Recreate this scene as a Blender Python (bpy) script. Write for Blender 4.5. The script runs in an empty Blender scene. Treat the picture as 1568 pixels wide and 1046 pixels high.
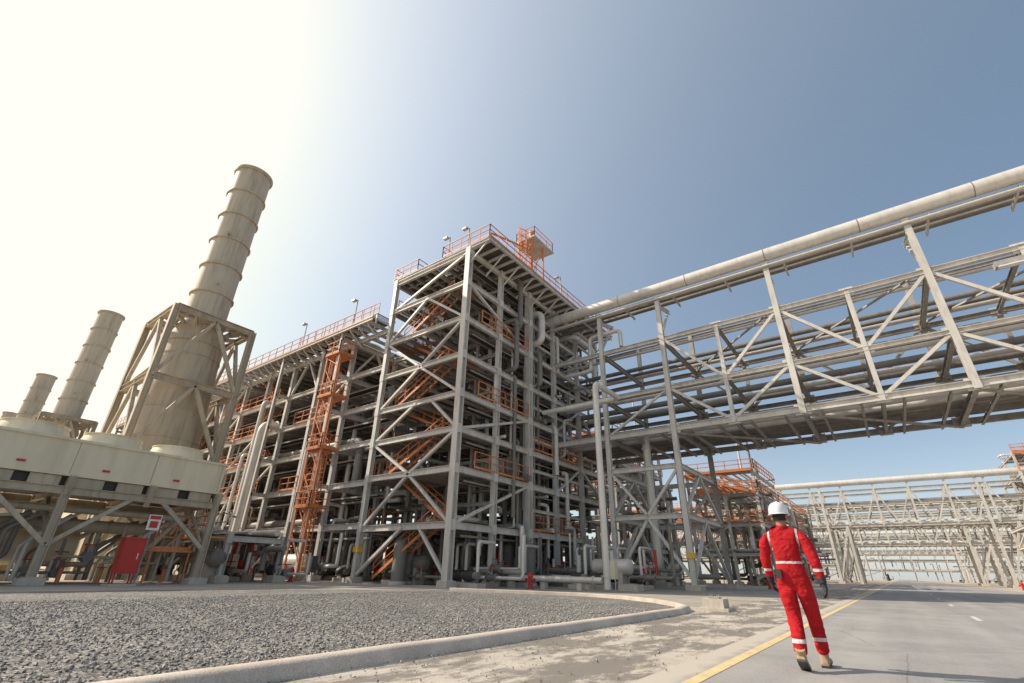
import bpy, math, random
import numpy as np
import mathutils
from mathutils import Vector, Matrix
random.seed(7)
sc=bpy.context.scene
V=Vector
# ------------------------------------------------------------------ materials
def new_mat(name):
    m=bpy.data.materials.new(name); m.use_nodes=True
    nt=m.node_tree; b=nt.nodes['Principled BSDF']
    return m,nt,b
def N(nt,t,**k):
    n=nt.nodes.new(t)
    for a,v in k.items(): setattr(n,a,v)
    return n
def paint(name,c,rough=.55,metal=0.,var=.12,scale=1.2,grime=.25,bump=.0,gcol=None,streak=.25):
    m,nt,b=new_mat(name)
    tc=N(nt,'ShaderNodeTexCoord')
    n1=N(nt,'ShaderNodeTexNoise'); n1.inputs['Scale'].default_value=scale; n1.inputs['Detail'].default_value=6; n1.inputs['Roughness'].default_value=.65
    mp=N(nt,'ShaderNodeMapping'); mp.inputs['Scale'].default_value=(1,1,streak)
    nt.links.new(tc.outputs['Object'],mp.inputs[0]); nt.links.new(mp.outputs[0],n1.inputs['Vector'])
    r=N(nt,'ShaderNodeValToRGB')
    r.color_ramp.elements[0].position=.3; r.color_ramp.elements[1].position=.72
    lo=tuple(max(0,x*(1-var)) for x in c); hi=tuple(min(1,x*(1+var)) for x in c)
    r.color_ramp.elements[0].color=(*lo,1); r.color_ramp.elements[1].color=(*hi,1)
    nt.links.new(n1.outputs['Fac'],r.inputs[0])
    n2=N(nt,'ShaderNodeTexNoise'); n2.inputs['Scale'].default_value=scale*5; n2.inputs['Detail'].default_value=8
    nt.links.new(mp.outputs[0],n2.inputs['Vector'])
    r2=N(nt,'ShaderNodeMapRange'); r2.inputs[1].default_value=.48; r2.inputs[2].default_value=.75; r2.inputs[3].default_value=0; r2.inputs[4].default_value=grime
    nt.links.new(n2.outputs['Fac'],r2.inputs[0])
    mx=N(nt,'ShaderNodeMixRGB'); g=gcol or tuple(x*.45 for x in c); mx.inputs[2].default_value=(*g,1)
    nt.links.new(r2.outputs[0],mx.inputs[0]); nt.links.new(r.outputs[0],mx.inputs[1]); nt.links.new(mx.outputs[0],b.inputs['Base Color'])
    b.inputs['Roughness'].default_value=rough; b.inputs['Metallic'].default_value=metal
    if bump:
        bp=N(nt,'ShaderNodeBump'); bp.inputs['Strength'].default_value=bump; bp.inputs['Distance'].default_value=.02
        nt.links.new(n2.outputs['Fac'],bp.inputs['Height']); nt.links.new(bp.outputs[0],b.inputs['Normal'])
    return m
M={}
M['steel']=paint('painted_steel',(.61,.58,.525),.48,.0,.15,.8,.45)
M['steelshade']=paint('inner_steel_shaded',(.36,.335,.295),.55,.0,.2,.8,.5)  # darker copy of the painted steel: shade of inner and far members in the colour
M['steel2']=paint('galvanised_steel',(.41,.39,.355),.45,.2,.2,1.5,.4)
M['pipe']=paint('pipe_cladding',(.68,.645,.585),.42,.15,.1,.7,.3)
M['pipeg']=paint('pipe_grey',(.22,.20,.17),.5,.0,.25,.9,.4)
M['dark']=paint('dark_equipment_and_shade',(.055,.05,.045),.6,.0,.3,1.5,.3)
M['orange']=paint('orange_paint',(.64,.225,.08),.55,.0,.18,1.5,.4)
M['red']=paint('red_paint',(.50,.03,.02),.45,.0,.12,2,.15)
M['yellow']=paint('yellow_paint',(.75,.50,.06),.5,.0,.12,2,.3)
M['cream']=paint('cream_paint',(.76,.67,.48),.5,.0,.07,.5,.4,gcol=(.44,.36,.25),streak=.12)
M['stack']=paint('stack_paint',(.50,.43,.32),.6,.0,.18,.7,.65,gcol=(.26,.21,.15),streak=.1)
M['conc']=paint('concrete',(.55,.49,.41),.9,.0,.15,2,.4,bump=.3)
M['white']=paint('white_paint',(.78,.77,.74),.4,.0,.04,2,.12)
def grating():
    m,nt,b=new_mat('floor_grating')
    b.inputs['Base Color'].default_value=(.13,.12,.10,1); b.inputs['Roughness'].default_value=.6
    tr=N(nt,'ShaderNodeBsdfTransparent'); mx=N(nt,'ShaderNodeMixShader')
    tc=N(nt,'ShaderNodeTexCoord'); w=N(nt,'ShaderNodeTexWave'); w.wave_type='BANDS'; w.bands_direction='X'; w.inputs['Scale'].default_value=5
    mr=N(nt,'ShaderNodeMath',operation='LESS_THAN'); mr.inputs[1].default_value=.33
    nt.links.new(tc.outputs['Object'],w.inputs['Vector']); nt.links.new(w.outputs['Fac'],mr.inputs[0])
    nt.links.new(mr.outputs[0],mx.inputs[0]); nt.links.new(b.outputs[0],mx.inputs[1]); nt.links.new(tr.outputs[0],mx.inputs[2])
    nt.links.new(mx.outputs[0],nt.nodes['Material Output'].inputs[0]); return m
M['grate']=grating()
# ------------------------------------------------------------------ mesh builder
class MB:
    def __init__(s): s.v=[];s.f=[];s.m=[];s.sm=[];s.mats=[]
    def mi(s,k):
        if k not in s.mats: s.mats.append(k)
        return s.mats.index(k)
    def add(s,vs,fs,k,smooth=False):
        o=len(s.v); s.v+= [tuple(x) for x in vs]; i=s.mi(k)
        for f in fs: s.f.append(tuple(o+a for a in f)); s.m.append(i); s.sm.append(smooth if len(f)==4 or smooth=='all' else False)
    def box(s,c,sz,k,rz=0):
        c=V(c); hx,hy,hz=sz[0]/2,sz[1]/2,sz[2]/2; R=Matrix.Rotation(rz,3,'Z')
        vs=[c+R@V((x,y,z)) for x in(-hx,hx) for y in(-hy,hy) for z in(-hz,hz)]
        s.add(vs,[(0,1,3,2),(4,6,7,5),(0,4,5,1),(2,3,7,6),(0,2,6,4),(1,5,7,3)],k)
    def span(s,x0,x1,y0,y1,z0,z1,k): s.box(((x0+x1)/2,(y0+y1)/2,(z0+z1)/2),(x1-x0,y1-y0,z1-z0),k)
    def prof(s,a,b,pts,k,ref=None):
        a=V(a);b=V(b);d=(b-a)
        if d.length<1e-4: return
        d.normalize(); up=V(ref) if ref else (V((0,0,1)) if abs(d.z)<.95 else V((0,1,0)))
        sd=d.cross(up).normalized(); up=sd.cross(d).normalized(); n=len(pts)
        vs=[a+sd*x+up*y for x,y in pts]+[b+sd*x+up*y for x,y in pts]
        fs=[(i,(i+1)%n,(i+1)%n+n,i+n) for i in range(n)]+[tuple(range(n))[::-1],tuple(range(n,2*n))]
        s.add(vs,fs,k)
    def ib(s,a,b,w,h,k='steel',ref=None):
        t=max(.03,w*.1); t2=max(.012,w*.04)
        W=w/2;Hh=h/2
        s.prof(a,b,[(-W,-Hh),(W,-Hh),(W,-Hh+t),(t2,-Hh+t),(t2,Hh-t),(W,Hh-t),(W,Hh),(-W,Hh),(-W,Hh-t),(-t2,Hh-t),(-t2,-Hh+t),(-W,-Hh+t)],k,ref)
    def bb(s,a,b,w,h,k='steel',ref=None):
        s.prof(a,b,[(-w/2,-h/2),(w/2,-h/2),(w/2,h/2),(-w/2,h/2)],k,ref)
    def cyl(s,a,b,r,k,n=12,r2=None,caps=True):
        a=V(a);b=V(b);d=(b-a).normalized(); r2=r if r2 is None else r2
        up=V((0,0,1)) if abs(d.z)<.95 else V((0,1,0)); sd=d.cross(up).normalized(); up=sd.cross(d)
        cs=[(math.cos(i*2*math.pi/n),math.sin(i*2*math.pi/n)) for i in range(n)]
        vs=[a+(sd*x+up*y)*r for x,y in cs]+[b+(sd*x+up*y)*r2 for x,y in cs]
        s.add(vs,[(i,(i+1)%n,(i+1)%n+n,i+n) for i in range(n)],k,True)
        if caps: s.add(vs,[tuple(range(n))[::-1],tuple(range(n,2*n))],k)
    def lathe(s,cx,cy,pr,k,n=40,cap=False):
        vs=[(cx+r*math.cos(i*2*math.pi/n),cy+r*math.sin(i*2*math.pi/n),z) for r,z in pr for i in range(n)]
        fs=[(j*n+i,j*n+(i+1)%n,(j+1)*n+(i+1)%n,(j+1)*n+i) for j in range(len(pr)-1) for i in range(n)]
        s.add(vs,fs,k,True)
        if cap: s.add(vs[-n:],[tuple(range(n))],k)
    def tube(s,pts,r,k,n=12,bend=None,flange=True):
        pts=[V(p) for p in pts]; bend=bend or r*2.5
        path=[pts[0]]
        for i in range(1,len(pts)-1):
            p=pts[i]; a=(pts[i-1]-p); b=(pts[i+1]-p); l=min(bend,a.length*.45,b.length*.45); a=p+a.normalized()*l; b=p+b.normalized()*l
            for j in range(6):
                t=j/5; path.append(a*(1-t)**2+p*2*t*(1-t)+b*t*t)
        path.append(pts[-1])
        vs=[];up=None
        for i,p in enumerate(path):
            d=(path[min(i+1,len(path)-1)]-path[max(i-1,0)]).normalized()
            if up is None:
                up=V((0,0,1)) if abs(d.z)<.9 else V((0,1,0))
            sd=d.cross(up).normalized(); up=sd.cross(d).normalized()
            for q in range(n):
                an=q*2*math.pi/n; vs.append(p+(sd*math.cos(an)+up*math.sin(an))*r)
        fs=[(j*n+i,j*n+(i+1)%n,(j+1)*n+(i+1)%n,(j+1)*n+i) for j in range(len(path)-1) for i in range(n)]
        s.add(vs,fs,k,True); L=len(vs)
        s.add(vs,[tuple(range(n))[::-1],tuple(range(L-n,L))],k)
        if flange and r>.1:
            for i in range(len(pts)-1):
                d=(pts[i+1]-pts[i]); ln=d.length
                if ln>3:
                    d.normalize(); c=pts[i]+d*min(bend*1.3,ln*.4); s.cyl(c-d*.04,c+d*.04,r*1.35,k,n)
    def build(s,name,parent=None):
        me=bpy.data.meshes.new(name); me.from_pydata(s.v,[],s.f)
        for k in s.mats: me.materials.append(M[k] if isinstance(k,str) else k)
        me.polygons.foreach_set('material_index',s.m); me.polygons.foreach_set('use_smooth',[bool(x) for x in s.sm]); me.update()
        me.set_sharp_from_angle(angle=math.radians(38))
        ob=bpy.data.objects.new(name,me); sc.collection.objects.link(ob)
        if parent: ob.parent=parent
        return ob
def empty(name,loc=(0,0,0)):
    e=bpy.data.objects.new(name,None); e.location=loc; sc.collection.objects.link(e); return e
def rail(mb,pts,k='orange',h=1.1,step=1.5,t=.055):
    for a,b in zip(pts[:-1],pts[1:]):
        a=V(a);b=V(b);L=(b-a).length;n=max(1,round(L/step))
        for i in range(n+1):
            p=a+(b-a)*(i/n); mb.bb(p,p+V((0,0,h)),t,t,k)
        for z in (h,h*.55): mb.bb(a+V((0,0,z)),b+V((0,0,z)),t,t,k)
        mb.bb(a+V((0,0,.08)),b+V((0,0,.08)),.02,.14,k)
def stair(mb,a,b,w=.9,k='orange'):
    a=V(a);b=V(b);d=b-a;h=V((d.x,d.y,0)).normalized();sd=V((-h.y,h.x,0))*(w/2)
    for q in(-1,1):
        mb.bb(a+sd*q,b+sd*q,.05,.2,k)
        for z in (1.,.55): mb.bb(a+sd*q+V((0,0,z)),b+sd*q+V((0,0,z)),.05,.05,k)
        n=5
        for i in range(n+1):
            p=a+d*(i/n)+sd*q; mb.bb(p,p+V((0,0,1)),.05,.05,k)
    n=max(3,int(abs(d.z)/.22))
    for i in range(n):
        p=a+d*((i+.5)/n); mb.bb(p-sd,p+sd,.22,.03,'steel2')
def cage_ladder(mb,x,y,z0,z1,k='orange',nx=0,ny=-1):
    n=V((nx,ny,0)); s=V((-ny,nx,0))*.28
    for q in(-1,1): mb.bb(V((x,y,z0))+s*q,V((x,y,z1))+s*q,.07,.07,k)
    z=z0
    while z<z1: mb.bb(V((x,y,z))-s,V((x,y,z))+s,.04,.04,k); z+=.35
    z=z0+2.2
    while z<z1:
        pr=None
        for i in range(9):
            an=math.pi*i/8; p=V((x,y,z))+s*(1.35*math.cos(an))+n*(.75*math.sin(an))
            if pr is not None: mb.bb(pr,p,.03,.07,k)
            pr=p
        z+=.8
    for i in (1,3,4,5,7):
        an=math.pi*i/8; o=s*(1.35*math.cos(an))+n*(.75*math.sin(an))
        mb.bb(V((x,y,z0+2.2))+o,V((x,y,z1))+o,.05,.03,k)
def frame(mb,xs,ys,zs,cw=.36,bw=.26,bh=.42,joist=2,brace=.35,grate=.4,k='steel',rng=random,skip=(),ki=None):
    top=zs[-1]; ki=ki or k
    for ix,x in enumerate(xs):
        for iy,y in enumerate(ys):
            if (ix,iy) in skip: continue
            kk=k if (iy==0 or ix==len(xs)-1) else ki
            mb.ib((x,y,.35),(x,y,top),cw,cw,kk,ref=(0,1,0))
            mb.span(x-.4,x+.4,y-.4,y+.4,0,.35,'conc')
            mb.box((x,y,.37),(.6,.6,.04),k)
            for z in zs: mb.box((x,y,z),(cw+.05,cw+.05,bh+.22),kk)
    for z in zs:
        for iy,y in enumerate(ys):
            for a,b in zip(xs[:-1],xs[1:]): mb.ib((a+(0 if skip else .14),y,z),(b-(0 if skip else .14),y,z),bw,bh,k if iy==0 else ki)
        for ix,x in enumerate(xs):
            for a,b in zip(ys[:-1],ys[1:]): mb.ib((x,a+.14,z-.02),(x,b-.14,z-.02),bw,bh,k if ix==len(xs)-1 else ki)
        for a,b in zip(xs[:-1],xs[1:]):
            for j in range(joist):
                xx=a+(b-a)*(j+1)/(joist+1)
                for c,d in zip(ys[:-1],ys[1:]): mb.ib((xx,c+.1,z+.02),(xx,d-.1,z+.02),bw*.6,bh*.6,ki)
            for c,d in zip(ys[:-1],ys[1:]):
                if rng.random()<grate: mb.span(a+.1,b-.1,c+.1,d-.1,z+.23,z+.27,'grate')
    zz=[.4]+list(zs)
    def br(p,q,kk): mb.bb(p,q,.2,.16,kk)
    for y in (ys[0],ys[-1]):
        kk=k if y==ys[0] else ki
        for a,b in zip(xs[:-1],xs[1:]):
            for z0,z1 in zip(zz[:-1],zz[1:]):
                if rng.random()<brace:
                    m_=(a+b)/2
                    if rng.random()<.5: br((a,y,z0),(m_,y,z1),kk); br((b,y,z0),(m_,y,z1),kk)
                    else: br((a,y,z0),(b,y,z1),kk)
    for x in (xs[0],xs[-1]):
        for a,b in zip(ys[:-1],ys[1:]):
            for z0,z1 in zip(zz[:-1],zz[1:]):
                if rng.random()<brace:
                    if rng.random()<.5: br((x,a,z0),(x,(a+b)/2,z1),k); br((x,b,z0),(x,(a+b)/2,z1),k)
                    else: br((x,b,z0),(x,a,z1),k)
PK=['pipe','pipe','pipeg','pipeg','pipeg','steel2']
def pipes_x(mb,x0,x1,ys,z,n,rng,rmin=.08,rmax=.3,drop=.4,zmin=1):
    for i in range(n):
        y=rng.uniform(*ys); r=rng.uniform(rmin,rmax)**1.0; L=rng.uniform(.35,1)*(x1-x0); a=rng.uniform(x0,x1-L); b=a+L
        zz=z+.25+r; k=rng.choice(PK)
        pts=[(a,y,zz),(b,y,zz)]
        if rng.random()<drop:
            dz=rng.uniform(2,5)*rng.choice((-1,-1,1)); pts.append((b,y,max(zmin,zz+dz))); 
            if rng.random()<.6: pts.append((b+rng.uniform(-3,3),y+rng.uniform(-.5,.5),max(zmin,zz+dz)))
        if rng.random()<drop: pts.insert(0,(a,y+rng.uniform(-2,2),zz))
        mb.tube(pts,r,k,10)
def pipes_y(mb,y0,y1,xs,z,n,rng,rmin=.08,rmax=.3):
    for i in range(n):
        x=rng.uniform(*xs); r=rng.uniform(rmin,rmax); L=rng.uniform(.4,1)*(y1-y0); a=rng.uniform(y0,y1-L)
        pts=[(x,a,z+.25+r),(x,a+L,z+.25+r)]
        if rng.random()<.5: pts.append((x,a+L,z-rng.uniform(1,4)))
        mb.tube(pts,r,rng.choice(PK),10)
def risers(mb,x0,x1,y0,y1,zmax,n,rng):
    for i in range(n):
        x=rng.uniform(x0,x1);y=rng.uniform(y0,y1);r=rng.uniform(.06,.2);a=rng.uniform(.3,zmax*.5);b=a+rng.uniform(.3,.6)*zmax
        b=min(b,zmax); d=rng.choice([(1,0),(-1,0),(0,1),(0,-1)]); L=rng.uniform(1,3)
        mb.tube([(x,y,a),(x,y,b),(x+d[0]*L,y+d[1]*L,b)],r,rng.choice(PK),10)
def tray(mb,a,b,w=.6,k='steel2'):
    a=V(a);b=V(b);d=(b-a).normalized(); up=V((0,0,1)) if abs(d.z)<.9 else V((0,1,0)); s=d.cross(up).normalized()*(w/2)
    for q in(-1,1): mb.bb(a+s*q,b+s*q,.03,.12,k)
    L=(b-a).length; n=int(L/.5)
    for i in range(n): p=a+d*(i*.5+.2); mb.bb(p-s,p+s,.05,.03,k)
    mb.bb(a,b,w*.7,.05,'dark')
def valve(mb,x,y,z,r=.12,rng=random):
    mb.cyl((x-.3,y,z),(x+.3,y,z),r*1.5,'pipeg',10); mb.cyl((x-.34,y,z),(x-.28,y,z),r*2.2,'pipeg',12); mb.cyl((x+.28,y,z),(x+.34,y,z),r*2.2,'pipeg',12)
    mb.cyl((x,y,z),(x,y,z+.55),.04,'steel2',6); mb.cyl((x,y,z+.52),(x,y,z+.57),.27,'red',14)
def vessel(mb,x0,x1,y,z,r,k='pipe'):
    n=20;pr=[]
    L=x1-x0
    for i in range(7): a=math.pi/2*i/6; pr.append((-r*.5*math.cos(a),r*math.sin(a)))
    for i in range(6,-1,-1): a=math.pi/2*i/6; pr.append((L+r*.5*math.cos(a),r*math.sin(a)))
    vs=[(x0+d,y+max(rr,.01)*math.cos(q*2*math.pi/n),z+max(rr,.01)*math.sin(q*2*math.pi/n)) for d,rr in pr for q in range(n)]
    mb.add(vs,[(j*n+i,(j+1)*n+i,(j+1)*n+(i+1)%n,j*n+(i+1)%n) for j in range(len(pr)-1) for i in range(n)],k,True)
    for t in(.2,.8):
        xx=x0+L*t; mb.span(xx-.15,xx+.15,y-r*.8,y+r*.8,0,z-r*.4,'conc')
    mb.cyl((x0+L*.5,y,z+r*.9),(x0+L*.5,y,z+r+.5),.15,k,10)
def clutter(mb,x0,x1,y0,y1,n,rng):
    for i in range(n):
        x=rng.uniform(x0,x1);y=rng.uniform(y0,y1);t=rng.random()
        if t<.05: vessel(mb,x-1.2,x+1.2,y,1.3,.5,rng.choice(['pipe','pipeg']))
        elif t<.33:
            mb.span(x-.7,x+.7,y-.4,y+.4,0,.25,'conc'); mb.cyl((x-.6,y,.65),(x+.1,y,.65),.3,'dark',14); mb.cyl((x+.1,y,.65),(x+.45,y,.65),.22,'pipeg',12); mb.tube([(x+.35,y,.65),(x+.35,y,2.5),(x+.35,y+1.5,2.5)],.1,'pipe',8)
        elif t<.7:
            z=rng.uniform(.4,1.2); L=rng.uniform(2,5); mb.tube([(x-L/2,y,0.02),(x-L/2,y,z),(x+L/2,y,z),(x+L/2,y,z+rng.uniform(1,3))],rng.uniform(.07,.18),rng.choice(['pipe','pipeg']),10); valve(mb,x,y,z,.12)
        elif t<.76:
            mb.tube([(x-1,y,.02),(x-1,y,.8),(x+1,y,.8),(x+1,y,2.4)],.1,'red',10); mb.cyl((x,y,.55),(x,y,1.25),.2,'red',12)
        elif t<.92:
            mb.span(x-.35,x+.35,y-.2,y+.2,.6,1.6,rng.choice(['dark','cream','steel2'])); mb.bb((x-.25,y,0),(x-.25,y,.6),.06,.06); mb.bb((x+.25,y,0),(x+.25,y,.6),.06,.06)
        else:
            mb.cyl((x,y,0.01),(x,y,.2),.6,'conc',16); mb.cyl((x,y,.2),(x,y,2.6),.45,'pipeg',16); mb.cyl((x,y,2.6),(x,y,2.9),.45,'pipeg',16,r2=.15)
def floodlight(mb,x,y,z,h=1.6,dx=-.4):
    mb.cyl((x,y,z),(x,y,z+h),.045,'steel2',8); mb.bb((x,y,z+h),(x+dx,y-.1,z+h+.05),.05,.05,'steel2'); mb.box((x+dx,y-.1,z+h),(.45,.3,.16),'steel2'); mb.box((x+dx,y-.1,z+h-.09),(.36,.22,.03),'white')

# ------------------------------------------------------------------ tower (process structure)
rng=random.Random(11)
mb=MB()
TX=[-29.8,-25.5,-21.2]; TY=[22.3,26.4,30.6,34.6,39.,43.5]
TZ=[3.4,6.8,9.4,11.9,14.8,17.8,20.9,23.8]
frame(mb,TX,TY,TZ,.36,.26,.4,3,.0,.66,rng=rng,skip={(1,0)},ki='steelshade')
yf=22.3
def br(p,q,w=.2): mb.bb(p,q,w,.18,'steel')
for i,(z0,z1) in enumerate(zip([.4]+TZ[:-1],TZ)):
    a,b,m_=TX[0],TX[2],TX[1]
    if i in (1,4,6): br((a,yf,z0),(m_,yf,z1)); br((b,yf,z0),(m_,yf,z1))
    elif i in (0,3): br((a,yf,z0),(m_,yf,z1)) ; br((b,yf,z0),(m_+1.5,yf,z1))
    elif i in (2,5): br((a,yf,z1),(m_,yf,z0)); br((b,yf,z1),(m_,yf,z0))
    else: br((a,yf,z0),(b,yf,z1))
xf=-21.2
for i,(z0,z1) in enumerate(zip([.4]+TZ[:-1],TZ)):
    if i in(1,3,6): br((xf,22.3,z0 if i%2 else z1),(xf,30.6,z1 if i%2 else z0),.18)
    if i in (2,4,6): br((xf,34.6,z0),(xf,39,z1)); br((xf,43.5,z0),(xf,39,z1))
mb.ib((xf,30.6,0),(xf,30.6,23.8),.55,.55,'steel',ref=(0,1,0))
mb.ib((xf,22.3,0),(xf,22.3,24.0),.46,.46,'steel',ref=(0,1,0))
for z in (5.1,8.1,10.6,13.3,16.3,19.3,22.3):
    mb.ib((-29.6,26.4,z),(-21.4,26.4,z),.16,.24,'steelshade'); mb.ib((-25.5,23.5,z),(-25.5,30.4,z),.16,.24,'steelshade')
    mb.ib((-21.3,30.8,z),(-21.3,43.3,z),.16,.22); mb.ib((-29.6,34.6,z),(-21.4,34.6,z),.16,.24,'steelshade')
for x in (-27.8,-23.4): 
    for y in (26.4,30.6,34.6): mb.ib((x,y,.3),(x,y,23.6),.2,.2,'steelshade',ref=(0,1,0))
for y in np.arange(22.5,44,1.05): mb.ib((-30.3,y,24.1),(-19.2,y,24.1),.14,.22,'steel')
for x in (-30.3,-27,-24,-19.3): mb.ib((x,22.2,24.3),(x,44,24.3),.2,.3,'steel')
mb.span(-30.2,-26.2,22.4,43.8,24.47,24.5,'grate');mb.span(-24,-19.2,22.4,43.8,24.47,24.5,'grate')
for y in np.arange(22.3,44,2.1): mb.bb((-21.2,y,22.6),(-19.4,y,24),.1,.1)
mb.ib((-30.3,22.25,24.1),(-19.2,22.25,24.1),.2,.3,'steel')
tower=empty('process_structure'); mb.build('steel_frame',tower)
mb=MB()
for z in TZ:
    pipes_y(mb,23,43,(-29,-22),z,8,rng,.08,.28); pipes_x(mb,-29.5,-20.5,(26,43),z,7,rng,.07,.25)
    tray(mb,(-22.2,24,z-.5),(-22.2,43,z-.5)); tray(mb,(-29,28,z-.6),(-22,28,z-.6))
    for i in range(5):
        x=rng.uniform(-28,-23);y=rng.uniform(27,42); mb.span(x-.6,x+.6,y-.5,y+.5,z+.3,z+rng.uniform(1,1.8),rng.choice(['dark','steel2','pipeg']))
tray(mb,(-21.6,31.6,.5),(-21.6,31.6,23)); tray(mb,(-22.6,36,.5),(-22.6,36,21))
risers(mb,-29,-21,26,43,22,70,rng); risers(mb,-29,-21,24,43,7,40,rng)
mb.tube([(-13.4,27.2,.1),(-13.4,27.2,12.5),(-13.4,31,12.5),(-20,31,12.5)],.2,'pipe',12)
mb.tube([(-13.6,27,.55),(-22.5,27,.55)],.17,'pipe',12)
for x in (-15,-17.5,-20): mb.span(x-.15,x+.15,26.8,27.2,0,.36,'conc')
clutter(mb,-29,-20,23.0,43,80,rng); clutter(mb,-20,-12,29,36,18,rng)
mb.tube([(-22.5,31.5,22.2),(-20.4,31.5,22.2),(-20.4,31.5,19.2),(-22.8,31.5,19.2)],.3,'pipe',16)
mb.tube([(-22.5,37,22.0),(-20.2,37,22.0),(-20.2,41,22.0),(-20.2,41,17)],.26,'pipe',16)
mb.tube([(-22.5,28,20),(-20.6,28,20),(-20.6,28,15.5),(-22.5,28,15.5)],.2,'pipeg',14)
for (x,y,z,r) in [(-25,27,20.9,.7),(-25,33,17.8,.8),(-26,27.5,14.8,.6),(-25,38,11.9,.9),(-24,29,6.8,.8),(-24,36,3.4,.9)]:
    mb.cyl((x-2.3,y,z+.4+r),(x+2.3,y,z+.4+r),r,'pipe',20); mb.cyl((x-2.5,y,z+.4+r),(x-2.3,y,z+.4+r),r*1.15,'pipeg',20); mb.cyl((x+2.3,y,z+.4+r),(x+2.5,y,z+.4+r),r*1.15,'pipeg',20)
    for q in(-1.4,1.4): mb.span(x+q-.1,x+q+.1,y-r*.7,y+r*.7,z+.27,z+.5+r*.5,'steel2')
mb.build('piping_and_equipment',tower)
mb=MB()
zz=[.1]+TZ[:-1]
for i in range(len(zz)-1):
    y=23.3 if i%2==0 else 24.5
    if i%2==0: stair(mb,(-28.6,y,zz[i]+.25),(-23.2,y,zz[i+1]+.25))
    else: stair(mb,(-23.2,y,zz[i]+.25),(-28.6,y,zz[i+1]+.25))
    rail(mb,[(-29.6,22.6,zz[i+1]+.25),(-29.6,25.4,zz[i+1]+.25)]) 
    xx=-23 if i%2==0 else -28.8
    mb.span(min(xx,xx+1.2*(1 if i%2==0 else -1)),max(xx,xx+1.2*(1 if i%2==0 else -1)),22.8,25.1,zz[i+1]+.2,zz[i+1]+.28,'orange')
for z in (6.8,11.9,17.8): rail(mb,[(-21.0,24,z+.25),(-21.0,30.3,z+.25)])
for z in (3.4,9.4): rail(mb,[(-21.0,31,z+.25),(-21.0,38,z+.25)])
rail(mb,[(-30.3,22.3,24.5),(-27.3,22.3,24.5)],step=1.); rail(mb,[(-24.3,22.3,24.5),(-19.2,22.3,24.5),(-19.2,44,24.5)],step=1.1)
rail(mb,[(-24.3,22.3,24.5),(-24.3,30,24.5)],step=1.2); rail(mb,[(-27.3,22.3,24.5),(-27.3,26,24.5)],step=1.2)
rail(mb,[(-30.2,44,24.5),(-30.2,22.3,24.5)])
mb.span(-24.2,-21.2,24.6,27.6,25.3,25.4,'orange'); rail(mb,[(-24.1,27.5,25.4),(-24.1,24.7,25.4),(-21.3,24.7,25.4),(-21.3,27.5,25.4)],step=.9,t=.045)
for x,y in [(-24.1,24.7),(-21.3,24.7),(-24.1,27.5),(-21.3,27.5)]: mb.bb((x,y,24.5),(x,y,25.4),.12,.12,'orange')
for x,y in [(-20.9,28.6),(-19.5,28.6),(-20.9,30.4),(-19.5,30.4)]: mb.bb((x,y,24.5),(x,y,28.4),.13,.13,'orange')
mb.span(-21.2,-19.0,28.3,31.6,28.3,28.42,'steel'); rail(mb,[(-21.1,28.4,28.4),(-19.1,28.4,28.4),(-19.1,31.5,28.4),(-21.1,31.5,28.4),(-21.1,28.4,28.4)],step=.9,t=.045)
cage_ladder(mb,-20.2,28.3,24.5,29.5)
mb.cyl((-20.2,29.6,28.5),(-20.2,29.6,30.1),.28,'orange',12); mb.bb((-20.9,28.6,24.5),(-19.5,28.6,28.3),.08,.08,'orange'); mb.bb((-19.5,28.6,24.5),(-19.5,30.4,28.3),.08,.08,'orange')
mb.bb((-21,24.5,27.0),(-20.3,30,28.2),.1,.14,'orange'); mb.bb((-21,24.5,24.5),(-21,24.5,27.1),.12,.12,'orange')
for x,y in [(-23.8,22.5),(-21.6,22.5),(-19.2,33),(-19.2,40)]: floodlight(mb,x,y,24.5,2.0)
mb.cyl((-21.0,45,24),(-21.0,45,28.5),.05,'steel2',8)
mb.build('stairs_and_railings',tower)
mb=MB()
for q in (26.4,32.6,38.5): mb.span(-26.2,-24.1,q-1.8,q+1.8,24.5,25.1,'steel2')
mb.build('roof_units',tower)

# ------------------------------------------------------------------ long pipe rack to the left
rack=empty('pipe_rack'); mb=MB(); rng=random.Random(5)
RX=[-29.8-4.8*i for i in range(1,14)]; RX=RX[::-1]
RY=[22.3,27.,32.,37.5]; RZ=[3.6,6.6,9.6,12.6,15.8,19.2]
frame(mb,RX,RY,RZ,.36,.26,.42,3,.3,.66,rng=rng,ki='steelshade')
for z in RZ:
    for y in RY: mb.ib((RX[-1]+.1,y,z),(-29.9,y,z),.26,.42)
x0=RX[0];x1=-30.2
for x in np.arange(x0,x1,1.2):
    mb.ib((x,20.6,19.75),(x,37.8,19.75),.16,.28); mb.bb((x,22.2,18.5),(x,20.7,19.6),.1,.1)
mb.ib((x0,20.6,19.75),(x1,20.6,19.75),.18,.3); mb.span(x0,x1,20.6,22.4,19.9,19.94,'grate')
for x in RX[::2]:
    for z in RZ[1:]: mb.ib((x,22.3,z),(x,20.9,z),.2,.3)
    mb.ib((x,20.9,.3),(x,20.9,19.6),.26,.26,ref=(0,1,0)); mb.span(x-.35,x+.35,20.55,21.25,0,.32,'conc')
mb.build('steel_frame',rack)
mb=MB()
for z in RZ[:-1]:
    pipes_x(mb,x0,x1,(22.8,37),z,16,rng,.1,.38,.5)
    pipes_y(mb,22.6,37,(x0,x1),z,12,rng,.08,.25); tray(mb,(x0,24,z-.7),(x1,24,z-.7),.8); tray(mb,(x0,30,z+1.4),(x1,30,z+1.4),.8)
risers(mb,x0,x1,22.6,36,18,90,rng); risers(mb,-60,x1,22.6,30,6,50,rng)
clutter(mb,-80,x1,22,36,120,rng)
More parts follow.
